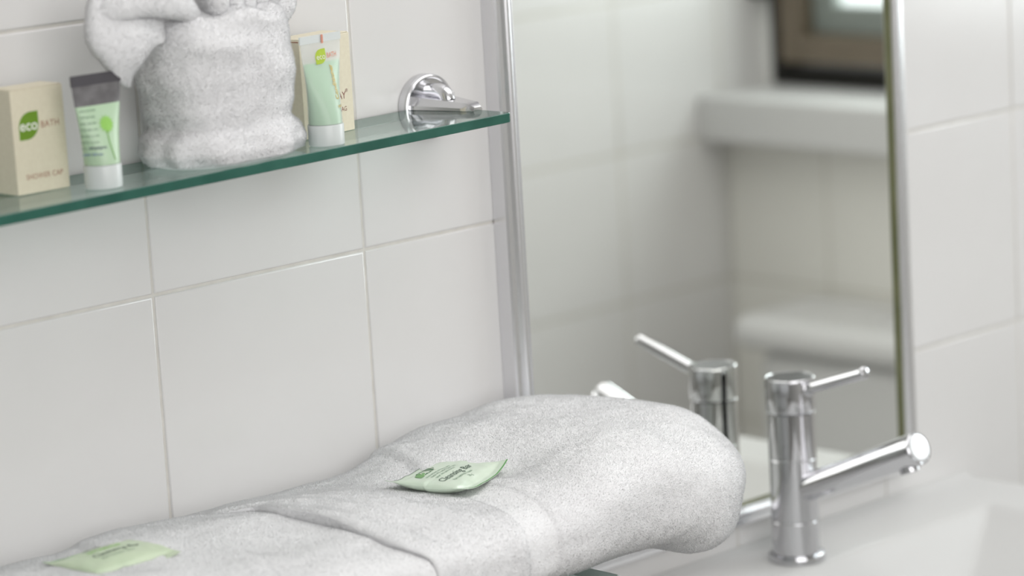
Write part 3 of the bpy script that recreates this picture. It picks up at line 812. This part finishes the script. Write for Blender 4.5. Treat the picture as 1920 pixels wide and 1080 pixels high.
def leafset(P, cx, cy, sc, parent, items):
    for a, ln, wd, m_ in items:
        a = math.radians(a); V = []; n = 9
        for k in range(n+1):
            t = k/n; h = wd*math.sin(math.pi*t)**.8
            V += [Vector((cx+sc*(math.cos(a)*ln*t-math.sin(a)*h), cy+sc*(math.sin(a)*ln*t+math.cos(a)*h), 0)),
                  Vector((cx+sc*(math.cos(a)*ln*t+math.sin(a)*h), cy+sc*(math.sin(a)*ln*t-math.cos(a)*h), 0))]
        flat_print('leaf_logo', (V, [[2*k, 2*k+1, 2*k+3, 2*k+2] for k in range(n)]), tx1(P), m_, parent)
flat_print('leaf_logo', leaf_vf(.024, .0100, -.0050, .0155), tx1(P1), m_foil_leaf, s1)
flat_print('leaf_logo', leaf_vf(.011, .0072, -.0160, .0136), lambda x, y: P1(-y, x, 1, .0003), m_foil_mid, s1)
for k in range(4):
    flat_print('leaf_vein', strip([(-.0145+.0056*k, .0103), (-.0120+.0056*k, .0155), (-.0085+.0056*k, .0207)], .0004, 3), lambda x, y: P1(-y, x, 1, .0004), m_ink_cream, s1)
for k, sx in enumerate(('olive extract and aloe vera', 'made with natural plant oils', 'pour une peau douce')):
    flat_print('small_lettering', shift(text_vf(sx, .0034), -.0200+.001*k, [.0058, .0022, -.0014][k], .98, 1), tx1(P1), m_ink_grey, s1)
flat_print('product_lettering', shift(text_vf('Cleansing Bar', .0092, shear=.35), -.0260, -.0105, .92, 1), tx1(P1), m_ink_dark, s1)
flat_print('small_lettering', shift(text_vf('Pain nettoyant doux', .0036), -.0180, -.0158, .95, 1), tx1(P1), m_ink_grey, s1)
flat_print('small_lettering', shift(text_vf('20 g', .0034), -.0040, -.0205, .95, 1), tx1(P1), m_ink_grey, s1)

L2, W2 = .062, .068
s2, P2 = sachet((-.1280, -.1020, -.1515), math.radians(-86), (0, 0), L2, W2, .0125,
    'lime green cleansing bar sachet cut by the bottom left edge of the picture', m_sachet2, 77,
    lambda a, b_: .0022*max(0, abs(b_)-.5)**2*4)
seal_line(P2, -L2/2+.0008, W2, m_edge_green, s2, .0006)
leafset(P2, .001, .0175, 1, s2, ((160, .010, .0018, m_foil_mid), (100, .007, .0013, m_foil_mid), (35, .010, .0016, m_foil_mid), (185, .006, .001, m_foil_leaf)))
flat_print('small_lettering', shift(text_vf('LEAF & CARE', .0042), -.0140, .0120, .95, 1), tx1(P2), m_ink_dark, s2)
flat_print('small_lettering', shift(text_vf('NATURAL SOAP', .0052, bold=.0002), -.0150, .0045, .75, 1), tx1(P2), m_ink_tree, s2)
flat_print('product_lettering', shift(text_vf('Cleansing Bar', .0080, shear=.35), -.0190, -.0050, .92, 1), tx1(P2), m_ink_dark, s2)
flat_print('small_lettering', shift(text_vf('Pain nettoyant doux', .0036), -.0160, -.0110, .95, 1), tx1(P2), m_ink_grey, s2)
